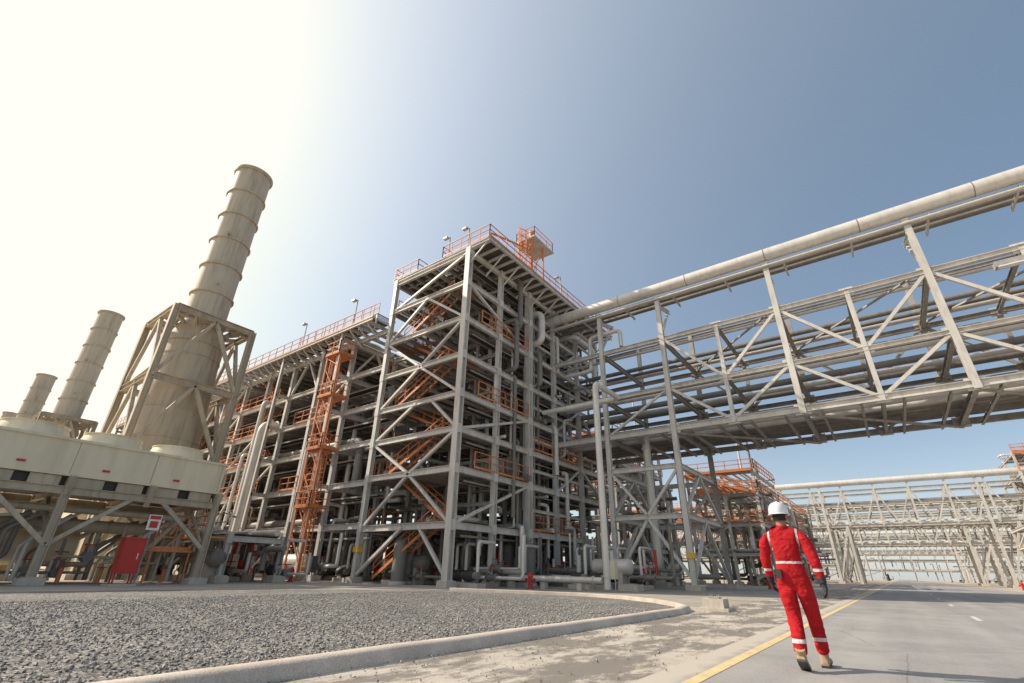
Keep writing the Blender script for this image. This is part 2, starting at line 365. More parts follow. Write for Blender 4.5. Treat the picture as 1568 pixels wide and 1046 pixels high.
for x in (-36,-44,-53,-62): vessel(mb,x-2.2,x+2.2,33,2.2,1.1,'pipeg')
mb.tube([(-43,21.0,.45),(-45.4,21.0,.45),(-45.4,21.0,13.2),(-45.4,26,13.2)],.38,'pipe',16)
mb.tube([(-47.7,21.6,.3),(-47.7,21.6,16),(-47.7,26,16)],.22,'pipe',12)
for x in (-38.5,-50.2,-57,-63): mb.tube([(x,22,.3),(x,22,11),(x,26,11)],.18,'pipe',12)
mb.build('piping',rack)
mb=MB()
for i in range(7):
    a=-37.5-8*i
    mb.span(a-6.6,a,24,36,20.1,21.1,'cream'); 
    for q in range(2):
        for yy in (27.,32.8): mb.lathe(a-1.8-3.2*q,yy,[(1.45,21.1),(1.3,21.9),(1.36,21.9),(1.5,21.1)],'cream',24)
mb.build('roof_fans',rack)
mb=MB()
rail(mb,[(x0,20.6,19.95),(x1,20.6,19.95)],step=1.4)
rail(mb,[(-31.5,22,21.3),(-44,22,21.3)],step=1.3); mb.span(-44,-31.5,21.9,24,21.2,21.28,'grate')
for x in (-31.6,-34,-37,-40.5,-44): mb.bb((x,22,19.8),(x,22,21.3),.14,.14,'steel')
for x in (-33,-41,-52,-66): floodlight(mb,x,20.7,19.95,2.6)
LX=-34.9
cage_ladder(mb,LX+.3,21.4,.6,10); cage_ladder(mb,LX-.4,21.4,9,18.2)
for z in (5.,9.4,13.8,17.6):
    mb.span(LX-1,LX+1,20.4,22.0,z-.08,z,'orange'); rail(mb,[(LX-1,21.9,z),(LX-1,20.4,z),(LX+1,20.4,z),(LX+1,21.9,z)],step=.8)
for q in(-.9,.9): mb.bb((LX+q,20.6,0.1),(LX+q,20.6,17.7),.12,.12,'orange')
for z in np.arange(1,17,2.2): mb.bb((LX+.9,20.6,z),(LX-.9,20.6,z+(2.2 if z<15 else 1)),.07,.07,'orange')
for xx in (-41.,-52.,-60,-68):
    for i,(z0,z1) in enumerate(zip(RZ[:-1],RZ[1:])):
        stair(mb,(xx if i%2 else xx+4,23.4,z0+.2),(xx+4 if i%2 else xx,23.4,z1+.2))
for z in RZ[1:-1]: rail(mb,[(-46,22.1,z+.2),(-58,22.1,z+.2)])
for z in (6.6,12.6): rail(mb,[(-36.5,22.1,z+.2),(-42,22.1,z+.2)])
mb.build('ladders_and_railings',rack)

# ------------------------------------------------------------------ pipe bridge over the road
bridge=empty('pipe_bridge'); mb=MB(); rng=random.Random(3)
Y0,Y1=34.6,43.5; XE=56.4; ZB=10.7
mains=[-10.8+8.4*i for i in range(0,9)]
def gus(x,Y,z,w=.9): mb.box((x,Y-.0,z),(w,.06,w*.8),'steel')
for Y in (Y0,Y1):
    kk='steel' if Y==Y0 else 'steelshade'
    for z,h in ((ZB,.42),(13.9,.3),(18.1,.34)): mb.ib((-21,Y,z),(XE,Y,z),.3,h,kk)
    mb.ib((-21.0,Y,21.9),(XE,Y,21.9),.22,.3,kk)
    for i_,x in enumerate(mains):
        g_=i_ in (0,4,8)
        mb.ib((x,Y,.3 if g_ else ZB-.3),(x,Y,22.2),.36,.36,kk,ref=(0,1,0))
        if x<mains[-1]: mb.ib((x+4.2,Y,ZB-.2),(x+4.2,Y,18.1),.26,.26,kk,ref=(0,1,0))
        for z in (13.9,18.1,ZB): gus(x,Y,z); gus(x+4.2,Y,z,.8)
    mb.ib((-16.2,Y,.3),(-16.2,Y,22.1),.34,.34,'steel',ref=(0,1,0))
    for x in mains[:-1]:
        for zt,zb in ((18.1,13.9),(13.9,ZB)):
            mb.bb((x,Y,zt),(x+4.2,Y,zb),.2,.2,kk); mb.bb((x+8.4,Y,zt),(x+4.2,Y,zb),.2,.2,kk)
    a,b=-16.2,-10.8
    for z in (4.6,8.): mb.ib((a,Y,z),(b,Y,z),.28,.36)
    mb.bb((a,Y,.5),((a+b)/2,Y,4.5),.2,.2); mb.bb((b,Y,.5),((a+b)/2,Y,4.5),.2,.2)
    mb.bb((a,Y,8.0),((a+b)/2,Y,4.7),.18,.18); mb.bb((b,Y,8.0),((a+b)/2,Y,4.7),.18,.18)
    for z in (ZB,): mb.bb((a,Y,z),(b,Y,z+3.2),.16,.16)
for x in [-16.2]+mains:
    for z in (ZB,13.9,18.1): mb.ib((x,Y0,z-.05),(x,Y1,z-.05),.26,.36,'steelshade')
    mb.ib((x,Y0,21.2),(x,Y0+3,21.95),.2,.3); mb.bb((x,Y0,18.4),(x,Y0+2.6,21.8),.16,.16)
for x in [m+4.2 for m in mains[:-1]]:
    for z in (ZB,13.9,18.1): mb.ib((x,Y0,z-.05),(x,Y1,z-.05),.2,.3,'steelshade')
for x in np.arange(-14,XE,2.1): mb.ib((x,Y0,ZB-.25),(x,Y1,ZB-.25),.14,.2,'steelshade')
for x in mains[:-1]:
    mb.bb((x,Y0,ZB-.35),(x+8.4,Y1,ZB-.35),.14,.14,'steelshade'); mb.bb((x+8.4,Y0,18.3),(x,Y1,18.3),.12,.12,'steelshade')
for x in (-16.2,-10.8,mains[4],mains[-1]):
    a,b=Y0,Y1
    for z in (4.6,8.): mb.ib((x,a,z),(x,b,z),.28,.36)
    mb.bb((x,a,.5),(x,(a+b)/2,4.5),.2,.2); mb.bb((x,b,.5),(x,(a+b)/2,4.5),.2,.2)
    mb.bb((x,a,4.7),(x,(a+b)/2,7.9),.2,.2); mb.bb((x,b,4.7),(x,(a+b)/2,7.9),.2,.2)
    for y in (Y0,Y1): mb.span(x-.5,x+.5,y-.5,y+.5,0,.32,'conc')
mb.build('trusses',bridge)
mb=MB()
mb.tube([(-23.5,36.5,20),(-23.5,34.5,22.75),(XE+2,34.5,22.75)],.48,'pipe',28,bend=1.5,flange=False)
for x in np.arange(-20,XE,5.9): mb.cyl((x,34.5,22.75),(x+.05,34.5,22.75),.495,'pipeg',28)
mb.tube([(-24,35.9,22.35),(XE,35.9,22.35)],.17,'pipeg',12,flange=False); mb.tube([(-24,35.35,22.25),(XE,35.35,22.25)],.11,'pipeg',10,flange=False); mb.tube([(-24,36.6,22.35),(XE,36.6,22.35)],.2,'pipeg',12,flange=False)
mb.tube([(-24,34.3,21.75),(XE,34.3,21.75)],.09,'pipe',10,flange=False)
for x in np.arange(-18,XE,4.2): mb.ib((x,34.4,22.0),(x,37.1,22.0),.12,.16)
for z,ys in ((18.35,[(42.6,.22),(41.7,.16),(40.5,.2),(37,.12),(35.2,.1),(35.6,.13)]),(14.15,[(35.1,.1),(35.5,.15),(36,.14),(37,.2),(39.6,.25),(41,.18),(42.3,.28)]),(ZB+.25,[(35.4,.16),(36.2,.22),(37.4,.3),(38.6,.18),(39.6,.25),(40.8,.3),(42,.2),(42.8,.15)])):
    for y,r in ys: mb.tube([(-22,y,z+r),(XE,y,z+r)],r,rng.choice(['pipe','pipeg','pipeg']),12,flange=False)
mb.tube([(-20,35,17),(-17.5,35,17),(-17.5,35,20.2),(-14.5,35,20.2),(-14.5,35,18.6)],.18,'pipe',12)
mb.tube([(-14,37,11),(-14,37,1.2),(-18,37,1.2)],.3,'pipe',14); mb.tube([(-12.3,39,11),(-12.3,39,.8),(-12.3,46,.8)],.2,'pipeg',12)
mb.box((9.5,34.3,17.2),(1.5,.5,.35),'steel2'); mb.box((9.5,34.2,17.0),(1.3,.4,.06),'white')
mb.build('pipes',bridge)

# ------------------------------------------------------------------ low structures behind the bridge
def low(name,xs,ys,zs,seed,np_=5,orange=True,brace=.4,cl=10):
    rg=random.Random(seed); e=empty(name); m=MB()
    frame(m,xs,ys,zs,.3,.22,.32,2,brace,.5,rng=rg)
    for z in zs:
        pipes_x(m,xs[0]-1,xs[-1]+1,(ys[0],ys[-1]),z,np_,rg,.07,.28); pipes_y(m,ys[0]-1,ys[-1]+1,(xs[0],xs[-1]),z,np_,rg,.07,.28)
    risers(m,xs[0],xs[-1],ys[0],ys[-1],zs[-1],np_*3,rg); clutter(m,xs[0],xs[-1],ys[0],ys[-1],cl,rg)
    m.build('steel_frame',e); m=MB()
    if orange:
        for z in zs[-3:]:
            rail(m,[(xs[0],ys[0]-.3,z+.3),(xs[-1]+.3,ys[0]-.3,z+.3),(xs[-1]+.3,ys[-1],z+.3)],step=1.5,t=.08)
        stair(m,(xs[-1],ys[0]-.8,zs[-2]),(xs[0],ys[0]-.8,zs[-1])); m.span(xs[0],xs[-1],ys[0]-.5,ys[0]-.1,zs[-1]+.1,zs[-1]+.35,'orange')
        m.span(xs[0]+1,xs[-1]-1,ys[0]-.6,ys[0]-.5,zs[-2]+.2,zs[-2]+.9,'orange')
    else: rail(m,[(xs[0],ys[0]-.3,zs[-1]+.3),(xs[-1]+.3,ys[0]-.3,zs[-1]+.3)],k='steel')
    m.build('railings',e); return e
low('valve_platform',[-20,-17],[45,50],[2.8,5.4,8.],21,6,False,.5,14)
low('access_platform',[-18,-14,-10.6],[60,66,72],[3,6.,9.2,11.6],22,7,True,.4,10)
low('manifold_structure',[-46,-40,-34,-28,-22],[48,55,62],[3,6,9.,12.,15],23,8,True,.3,20)
low('utility_rack',[-15,-11],[76,83,90,97,104],[3,5.5,8.,10],24,8,True,.3,14)
low('utility_rack',[15,20,25],[62,72,82,92,104],[2.8,5.2,7.5],25,8,False,.3,18)
low('process_module',[19,25,31,37],[106.5,114.5,122.5],[4,8,12,16,19],26,8,True,.3,10)
low('process_module',[-60,-52,-44,-36,-28,-20],[120,130,140],[4,8,12,15],27,9,True,.3,10)
low('process_module',[-40,-30,-20,-11],[185,195],[4,8,11],28,9,False,.3,8)
low('process_module',[15,25,35,45,55],[185,195],[4,8,11],29,9,False,.3,8)
low('process_module',[-30,-18,-6,6,18,30,42,54],[290,302],[4,8,12],30,12,False,.3,8)
def far_bridge(name,Y,D,x0,x1,zt,supports,seed):
    rg=random.Random(seed); e=empty(name); m=MB(); zb=zt-7; zm=zt-3.5
    for y in (Y,Y+D):
        for z in (zb,zm,zt-1): m.ib((x0,y,z),(x1,y,z),.32,.38)
        for x in np.arange(x0,x1,5.): 
            m.ib((x,y,zb),(x,y,zt),.3,.3); m.bb((x,y,zt-1),(x+2.5,y,zb),.2,.2); m.bb((x+5,y,zt-1),(x+2.5,y,zb),.2,.2)
        for x in supports:
            m.ib((x,y,0),(x,y,zt),.4,.4); m.bb((x,y,0),(x+3,y,zb),.25,.25); m.ib((x+3,y,0),(x+3,y,zb),.4,.4)
            m.span(x-.5,x+.5,y-.5,y+.5,0,.4,'conc')
    for x in np.arange(x0,x1,2.5):
        for z in (zb,zm): m.ib((x,Y,z),(x,Y+D,z),.22,.3)
    m.tube([(x0,Y,zt+.5),(x1,Y,zt+.5)],.55,'pipe',16,flange=False)
    for z,n in ((zb,7),(zm,6)):
        for i in range(n): r=rg.uniform(.12,.35); m.tube([(x0,Y+.6+i*(D-1)/n,z+.2+r),(x1,Y+.6+i*(D-1)/n,z+.2+r)],r,rg.choice(['pipe','pipeg']),10,flange=False)
    m.build('truss_and_pipes',e)
far_bridge('far_pipe_bridge',110,6,-30,60,16.4,[-17,-8.5,14,24],31)
far_bridge('far_pipe_bridge',138,6,-40,70,14.5,[-22,-9.5,13,28,44],34)
far_bridge('far_pipe_bridge',165,8,-60,90,17.5,[-25,-12,16,30,50],32)
far_bridge('far_pipe_bridge',240,8,-90,130,16,[-30,-12,18,40,60,80],33)

# ------------------------------------------------------------------ exhaust stacks
for X,Yc in ((-41.3,12.2),(-87.6,13.8),(-131,15.1),(-174.7,17.0)):
    e=empty('exhaust_stack'); m=MB()
    pr=[(2.5,0),(2.5,7)]; pr+=[(2.45,7),(1.95,16.6),(2.05,16.6),(2.05,16.9),(1.52,18.6)]
    z=18.6; seg=(35-18.6)/6
    for i in range(6):
        pr+=[(1.52,z+.01),(1.52,z+seg-.13),(1.66,z+seg-.13),(1.66,z+seg)]; z+=seg
    pr+=[(1.7,z),(1.7,z+.14),(1.42,z+.14),(1.42,z-4)]
    m.lathe(X,Yc,pr,'stack',56)
    for zz_ in (9.,11.2,13.4,15.5): 
        r=2.45-.5*(zz_-7)/9.6; m.lathe(X,Yc,[(r-.02,zz_-.04),(r+.06,zz_-.04),(r+.06,zz_+.05),(r-.02,zz_+.05)],'stack',56)
    m.cyl((X+1.4,Yc-.4,22),(X+1.8,Yc-.5,22),.12,'stack',10); m.cyl((X+1.3,Yc-.8,27),(X+1.7,Yc-1,27),.12,'stack',10)
    m.span(X-6,X-1,Yc-3.2,Yc+3.2,0.5,9.,'cream')
    m.build('stack_shell',e)
    m=MB(); h=2.85; zt=18.3
    for a in(-h,h):
        for b in(-h,h):
            m.ib((X+a,Yc+b,.3),(X+a,Yc+b,zt+.1),.42,.42,'stack',ref=(0,1,0)); m.span(X+a-.5,X+a+.5,Yc+b-.5,Yc+b+.5,0,.3,'conc')
    for z in (zt,12.8,7.5):
        for a in(-h,h):
            m.ib((X+a,Yc-h,z),(X+a,Yc+h,z),.36,.45,'stack'); m.ib((X-h,Yc+a,z-.03),(X+h,Yc+a,z-.03),.36,.45,'stack')
    for a in(-h,h):
        for z0,z1 in ((12.8,zt-.1),(7.5,12.8),(.5,7.5)):
            m.bb((X+a,Yc-h,z0),(X+a,Yc,z1),.24,.24,'stack'); m.bb((X+a,Yc+h,z0),(X+a,Yc,z1),.24,.24,'stack')
            m.bb((X-h,Yc+a,z0),(X,Yc+a,z1),.24,.24,'stack'); m.bb((X+h,Yc+a,z0),(X,Yc+a,z1),.24,.24,'stack')
    for a in(-1.9,1.9):
        m.ib((X+a,Yc-h,zt+.05),(X+a,Yc+h,zt+.05),.3,.35,'stack'); m.ib((X-h,Yc+a,zt+.08),(X+h,Yc+a,zt+.08),.3,.35,'stack')
    for i in range(12):
        an=i*math.pi/6; m.bb((X+1.6*math.cos(an),Yc+1.6*math.sin(an),zt-.3),(X+2.8*math.cos(an),Yc+2.8*math.sin(an),zt+.1),.15,.3,'stack')
    m.build('support_frame',e)

# ------------------------------------------------------------------ air cooler bank, left foreground
e=empty('air_cooler'); m=MB()
xa,xb=-36.2,-30; ya,yb=-14,12.4
m.span(xa,xb,ya,yb,4.62,6.1,'cream'); m.span(xa-.08,xb+.08,ya-.08,yb+.08,6.1,6.22,'cream'); m.span(xa-.06,xb+.06,ya-.06,yb+.06,4.53,4.63,'cream')
for y in np.arange(ya,yb,3.28): m.span(xb,xb+.012,y-.02,y+.02,4.65,6.08,'stack')
for k_,y in enumerate(np.arange(10.3,-13,-3.1)):
    for x in (-31.7,-34.6):
        m.lathe(x,y,[(1.42,6.2),(1.38,6.35),(1.22,6.8),(1.27,6.82),(1.27,6.86),(1.15,6.86),(1.1,6.3)],'cream',36)
        m.cyl((x,y,6.3),(x,y,6.7),.15,'dark',10)
    m.span(xb+.03,xb+.05,y-.35,y-.05,4.9,5.0,'red'); 
m.build('fan_plenum',e); m=MB()
for y in np.arange(yb,ya-.1,-6.55/2):
    for x in (xb,xa):
        m.ib((x,y,3.9),(x,y,4.6),.2,.2,'stack'); m.prof((x-.02 if x==xb else x+.02,y-.12,3.8),(x-.02 if x==xb else x+.02,y+.12,3.8),[(-.5,.7),(.5,.7),(.0,-.3)],'stack')
    m.ib((xa,y,3.95),(xb,y,3.95),.24,.3,'stack')
for x in (xb,xa): m.ib((x,ya,3.9),(x,yb,3.9),.28,.34,'stack')
m.span(xa+.3,xb-.3,ya+.2,yb-.2,4.1,4.5,'dark')  # dark slab standing in for the shade inside the louvre recesses
for y in np.arange(yb-.9,ya,-1.64): m.box((xb-.12,y,4.3),(.1,1.1,.42),'stack')
for y in np.arange(yb,ya-1,-6.55):
    for x in (xb,xa):
        m.ib((x,y,.25),(x,y,3.8),.32,.32,'stack',ref=(0,1,0)); m.span(x-.45,x+.45,y-.45,y+.45,0,.28,'conc'); m.box((x,y,.3),(.6,.6,.05),'stack')
        for s in(-1,1):
            if ya<y+s*2.4<yb+.1: m.bb((x,y,1.6),(x,y+s*2.6,3.8),.18,.18,'stack')
    m.bb((xb,y,1.5),((xa+xb)/2,y,3.8),.16,.16,'stack'); m.bb((xa,y,1.5),((xa+xb)/2,y,3.8),.16,.16,'stack')
m.build('support_frame',e); m=MB(); rg=random.Random(9)
m.tube([(-33,-12,2.6),(-33,9,2.6),(-33,11,2.6),(-33,11,.5)],.3,'stack',14); m.tube([(-31.3,-12,3.2),(-31.3,11.5,3.2)],.16,'stack',12)
m.tube([(-35,-12,1.6),(-35,8,1.6)],.85,'cream',24,flange=False)
for i in range(24):
    x=rg.uniform(-36,-31);y=rg.uniform(2,13); m.tube([(x,y,.1),(x,y,rg.uniform(1,3)),(x,y+rg.uniform(1,2),3)],rg.uniform(.06,.15),rg.choice(['stack','pipe','pipeg']),10)
for i in range(14):
    x=rg.uniform(-36,-31);y=rg.uniform(1,13);z=rg.uniform(.4,1.2)
    m.tube([(x,y-1.2,.02),(x,y-1.2,z),(x,y+1.2,z),(x,y+1.2,z+1.5)],rg.uniform(.06,.13),rg.choice(['stack','pipe','pipeg']),10); valve(m,x,y,z,.1)
clutter(m,-40,-31,13.5,21,18,rg)
for y in (7,8.5,11.2): m.cyl((-31,y,.05),(-31,y,.7),.09,'orange',10); m.cyl((-31,y,.7),(-31,y,.74),.2,'red',12)
rail(m,[(-36.5,12.9,2.4),(-31,12.9,2.4)],step=1.2); m.span(-36.5,-31,12.8,13.8,2.3,2.4,'orange')
rail(m,[(-30.6,10.2,1.6),(-30.6,12,1.6)],step=.9); m.span(-31.6,-30.5,10.1,12.1,1.5,1.6,'orange')
for y in (10.2,12): m.bb((-30.6,y,0),(-30.6,y,1.6),.08,.08,'orange')
m.build('piping',e)
low('valve_skid',[-40,-36,-32],[14.5,18],[2.4],41,4,False,.4,8)
e=empty('fire_hose_cabinet'); m=MB(); cx,cy=-28.6,8.7
m.span(cx-.3,cx+.3,cy-.42,cy+.42,.5,1.95,'red'); m.span(cx-.36,cx+.36,cy-.48,cy+.48,1.95,2.02,'red')
m.span(cx+.3,cx+.315,cy-.36,cy+.36,.6,1.86,'red'); m.span(cx+.315,cx+.33,cy+.22,cy+.26,1.1,1.35,'white')
for q in(-.36,.36): m.bb((cx-.2,cy+q,.05),(cx-.2,cy+q,.5),.06,.06,'red'); m.bb((cx+.2,cy+q,.05),(cx+.2,cy+q,.5),.06,.06,'red')
m.span(cx-.4,cx+.4,cy-.55,cy+.55,0,.08,'conc')
m.build('cabinet',e)
e=empty('fire_point_sign'); m=MB(); m.cyl((-28.9,9.35,0),(-28.9,9.35,3.1),.04,'steel2',8); m.box((-28.84,9.35,2.75),(.03,.55,.7),'white'); m.box((-28.82,9.35,2.66),(.03,.34,.3),'red'); m.box((-28.82,9.35,2.98),(.03,.46,.16),'red'); m.build('sign_panel',e)

def hydrant(x,y):
    m=MB(); m.lathe(x,y,[(.2,0),(.2,.06),(.13,.08),(.12,.6),(.17,.62),(.17,.7),(.13,.74),(.09,.86),(.03,.9)],'red',18,cap=True)
    m.cyl((x-.26,y,.5),(x+.26,y,.5),.07,'red',12); m.cyl((x,y-.24,.42),(x,y,.42),.09,'red',12); m.cyl((x-.3,y,.5),(x-.25,y,.5),.095,'red',12); m.cyl((x+.25,y,.5),(x+.3,y,.5),.095,'red',12); m.build('fire_hydrant')
for p in [(-17.5,25.5),(-8.5,46),(-7.5,70),(10.8,60),(11.2,85),(-33,19.6),(10.9,72),(-40,20.2)]: hydrant(*p)
m=MB()
for (x,y) in [(-29.8,22.3),(-10.8,34.6)]: m.span(x-.26,x+.26,y-.26,y+.26,1.9,2.25,'yellow')
m.build('column_marker')
m=MB(); m.span(-4.95,-4.35,16.3,16.9,.08,.32,'conc'); m.span(-5.1,-4.2,16.15,17.05,0,.08,'conc'); m.box((-4.65,16.6,.34),(.3,.3,.03),'steel2')
for a in(-.1,.1):
    for b in(-.1,.1): m.cyl((-4.65+a,16.6+b,.34),(-4.65+a,16.6+b,.42),.012,'steel2',6)
m.build('concrete_footing')
for p in [(-13,29.5),(-17,31)]:
    m=MB(); m.span(p[0]-.6,p[0]+.6,p[1]-.5,p[1]+.5,0,.35,'conc'); m.box((p[0],p[1],.37),(.5,.5,.04),'steel2'); m.build('concrete_footing')

# ------------------------------------------------------------------ ground
def ground_mat(name,c1,c2,scale,kind):
    m,nt,b=new_mat(name); tc=N(nt,'ShaderNodeTexCoord'); L=nt.links
    n1=N(nt,'ShaderNodeTexNoise'); n1.inputs['Scale'].default_value=scale; n1.inputs['Detail'].default_value=10; n1.inputs['Roughness'].default_value=.6; L.new(tc.outputs['Object'],n1.inputs['Vector'])
    r=N(nt,'ShaderNodeValToRGB'); r.color_ramp.elements[0].position=.35; r.color_ramp.elements[1].position=.65; r.color_ramp.elements[0].color=(*c1,1); r.color_ramp.elements[1].color=(*c2,1); L.new(n1.outputs['Fac'],r.inputs[0])
    n2=N(nt,'ShaderNodeTexNoise'); n2.inputs['Scale'].default_value=60; n2.inputs['Detail'].default_value=8; L.new(tc.outputs['Object'],n2.inputs['Vector'])
    ml=N(nt,'ShaderNodeMixRGB',blend_type='MULTIPLY'); ml.inputs[0].default_value=.8
    rr=N(nt,'ShaderNodeMapRange'); rr.inputs[1].default_value=.3; rr.inputs[2].default_value=.7; rr.inputs[3].default_value=.7; rr.inputs[4].default_value=1.2; L.new(n2.outputs['Fac'],rr.inputs[0])
    cc=N(nt,'ShaderNodeCombineColor'); [L.new(rr.outputs[0],cc.inputs[i]) for i in range(3)]
    L.new(r.outputs[0],ml.inputs[1]); L.new(cc.outputs[0],ml.inputs[2]); out=ml.outputs[0]; hsrc=n2.outputs['Fac']; dist=.01
    if kind=='gravel':
        vo=N(nt,'ShaderNodeTexVoronoi'); vo.inputs['Scale'].default_value=22; L.new(tc.outputs['Object'],vo.inputs['Vector'])
        hs=N(nt,'ShaderNodeSeparateColor'); L.new(vo.outputs['Color'],hs.inputs[0])
        mr=N(nt,'ShaderNodeMapRange'); mr.inputs[3].default_value=.45; mr.inputs[4].default_value=1.5; L.new(hs.outputs[0],mr.inputs[0])
        c3=N(nt,'ShaderNodeCombineColor'); [L.new(mr.outputs[0],c3.inputs[i]) for i in range(3)]
        m2=N(nt,'ShaderNodeMixRGB',blend_type='MULTIPLY'); m2.inputs[0].default_value=1; L.new(out,m2.inputs[1]); L.new(c3.outputs[0],m2.inputs[2])
        d=N(nt,'ShaderNodeMapRange'); d.inputs[1].default_value=.3; d.inputs[2].default_value=.75; d.inputs[3].default_value=1; d.inputs[4].default_value=.25; L.new(vo.outputs['Distance'],d.inputs[0])
        c4=N(nt,'ShaderNodeCombineColor'); [L.new(d.outputs[0],c4.inputs[i]) for i in range(3)]
        m3=N(nt,'ShaderNodeMixRGB',blend_type='MULTIPLY'); m3.inputs[0].default_value=1; L.new(m2.outputs[0],m3.inputs[1]); L.new(c4.outputs[0],m3.inputs[2]); out=m3.outputs[0]
        hsrc=d.outputs[0]; dist=.025
    if kind=='road':
        mp=N(nt,'ShaderNodeMapping'); mp.inputs['Scale'].default_value=(.9,.04,1); L.new(tc.outputs['Object'],mp.inputs[0])
        n3=N(nt,'ShaderNodeTexNoise'); n3.inputs['Scale'].default_value=1.2; n3.inputs['Detail'].default_value=5; L.new(mp.outputs[0],n3.inputs['Vector'])
        mr=N(nt,'ShaderNodeMapRange'); mr.inputs[1].default_value=.42; mr.inputs[2].default_value=.7; mr.inputs[4].default_value=.6; L.new(n3.outputs['Fac'],mr.inputs[0])
        m2=N(nt,'ShaderNodeMixRGB'); m2.inputs[2].default_value=(.44,.42,.38,1); L.new(mr.outputs[0],m2.inputs[0]); L.new(out,m2.inputs[1]); out=m2.outputs[0]
        n5=N(nt,'ShaderNodeTexNoise'); n5.inputs['Scale'].default_value=.7; n5.inputs['Detail'].default_value=9; n5.inputs['Roughness'].default_value=.7; L.new(tc.outputs['Object'],n5.inputs['Vector'])
        mr5=N(nt,'ShaderNodeMapRange'); mr5.inputs[1].default_value=.5; mr5.inputs[2].default_value=.65; mr5.inputs[4].default_value=.4; L.new(n5.outputs['Fac'],mr5.inputs[0])
        m5=N(nt,'ShaderNodeMixRGB'); m5.inputs[2].default_value=(.22,.215,.20,1); L.new(mr5.outputs[0],m5.inputs[0]); L.new(out,m5.inputs[1]); out=m5.outputs[0]
        vc=N(nt,'ShaderNodeTexVoronoi'); vc.feature='DISTANCE_TO_EDGE'; vc.inputs['Scale'].default_value=.35
        nd=N(nt,'ShaderNodeMixRGB'); nd.inputs[0].default_value=.12; L.new(tc.outputs['Object'],nd.inputs[1]); L.new(n5.outputs['Color'],nd.inputs[2]); L.new(nd.outputs[0],vc.inputs['Vector'])
        ck=N(nt,'ShaderNodeMapRange'); ck.inputs[1].default_value=.0; ck.inputs[2].default_value=.004; ck.inputs[3].default_value=.5; ck.inputs[4].default_value=0; L.new(vc.outputs['Distance'],ck.inputs[0])
        m6=N(nt,'ShaderNodeMixRGB'); m6.inputs[2].default_value=(.10,.10,.10,1); L.new(ck.outputs[0],m6.inputs[0]); L.new(out,m6.inputs[1]); out=m6.outputs[0]
        sp=N(nt,'ShaderNodeSeparateXYZ'); L.new(tc.outputs['Object'],sp.inputs[0])
        e1=N(nt,'ShaderNodeMapRange'); e1.inputs[1].default_value=-1.8; e1.inputs[2].default_value=-2.35; L.new(sp.outputs[0],e1.inputs[0])
        n4=N(nt,'ShaderNodeTexNoise'); n4.inputs['Scale'].default_value=2.5; n4.inputs['Detail'].default_value=8; L.new(tc.outputs['Object'],n4.inputs['Vector'])
        ad=N(nt,'ShaderNodeMath',operation='ADD'); L.new(e1.outputs[0],ad.inputs[0]); L.new(n4.outputs['Fac'],ad.inputs[1])
        st=N(nt,'ShaderNodeMapRange'); st.inputs[1].default_value=.75; st.inputs[2].default_value=1.1; L.new(ad.outputs[0],st.inputs[0])
        m4=N(nt,'ShaderNodeMixRGB'); m4.inputs[2].default_value=(.52,.47,.39,1); L.new(st.outputs[0],m4.inputs[0]); L.new(out,m4.inputs[1]); out=m4.outputs[0]
    if kind=='sand':
        mp=N(nt,'ShaderNodeMapping'); mp.inputs['Scale'].default_value=(1.3,.55,1); L.new(tc.outputs['Object'],mp.inputs[0])
        n3=N(nt,'ShaderNodeTexNoise'); n3.inputs['Scale'].default_value=1.1; n3.inputs['Detail'].default_value=12; n3.inputs['Roughness'].default_value=.72; L.new(mp.outputs[0],n3.inputs['Vector'])
        mr=N(nt,'ShaderNodeMapRange'); mr.inputs[1].default_value=.45; mr.inputs[2].default_value=.52; mr.inputs[4].default_value=.9; L.new(n3.outputs['Fac'],mr.inputs[0])
        m2=N(nt,'ShaderNodeMixRGB'); m2.inputs[2].default_value=(.19,.17,.145,1); L.new(mr.outputs[0],m2.inputs[0]); L.new(out,m2.inputs[1]); out=m2.outputs[0]
    if kind=='slab':
        bk=N(nt,'ShaderNodeTexBrick'); bk.offset=0; bk.inputs['Scale'].default_value=1; bk.inputs['Brick Width'].default_value=4.; bk.inputs['Row Height'].default_value=4.; bk.inputs['Mortar Size'].default_value=.02
        bk.inputs['Color1'].default_value=(1,1,1,1); bk.inputs['Color2'].default_value=(.86,.86,.86,1); bk.inputs['Mortar'].default_value=(.4,.4,.4,1); L.new(tc.outputs['Object'],bk.inputs['Vector'])
        m2=N(nt,'ShaderNodeMixRGB',blend_type='MULTIPLY'); m2.inputs[0].default_value=1; L.new(out,m2.inputs[1]); L.new(bk.outputs['Color'],m2.inputs[2]); out=m2.outputs[0]
    L.new(out,b.inputs['Base Color']); b.inputs['Roughness'].default_value=.9
    bp=N(nt,'ShaderNodeBump'); bp.inputs['Strength'].default_value=.6; bp.inputs['Distance'].default_value=dist; L.new(hsrc,bp.inputs['Height']); L.new(bp.outputs[0],b.inputs['Normal'])
    return m
M['ground']=ground_mat('desert_ground',(.42,.36,.29),(.55,.49,.40),.15,'plain')
M['gravel']=ground_mat('gravel',(.27,.255,.23),(.43,.405,.36),.6,'gravel')
M['road']=ground_mat('dusty_asphalt',(.27,.265,.26),(.36,.35,.335),.4,'road')
M['sand']=ground_mat('sandy_shoulder',(.46,.41,.34),(.62,.56,.47),.8,'sand')
M['pad']=ground_mat('concrete_pad',(.36,.33,.28),(.50,.45,.38),.3,'slab')
def sheet(name,pts,z,k):
    m=MB(); m.add([(x,y,z) for x,y in pts],[tuple(range(len(pts)))],k); return m.build(name)
sheet('ground',[(-3000,-3000),(3000,-3000),(3000,3000),(-3000,3000)],0,'ground')
sheet('road',[(-2.35,-80),(9.3,-80),(9.3,900),(-2.35,900)],.008,'road')
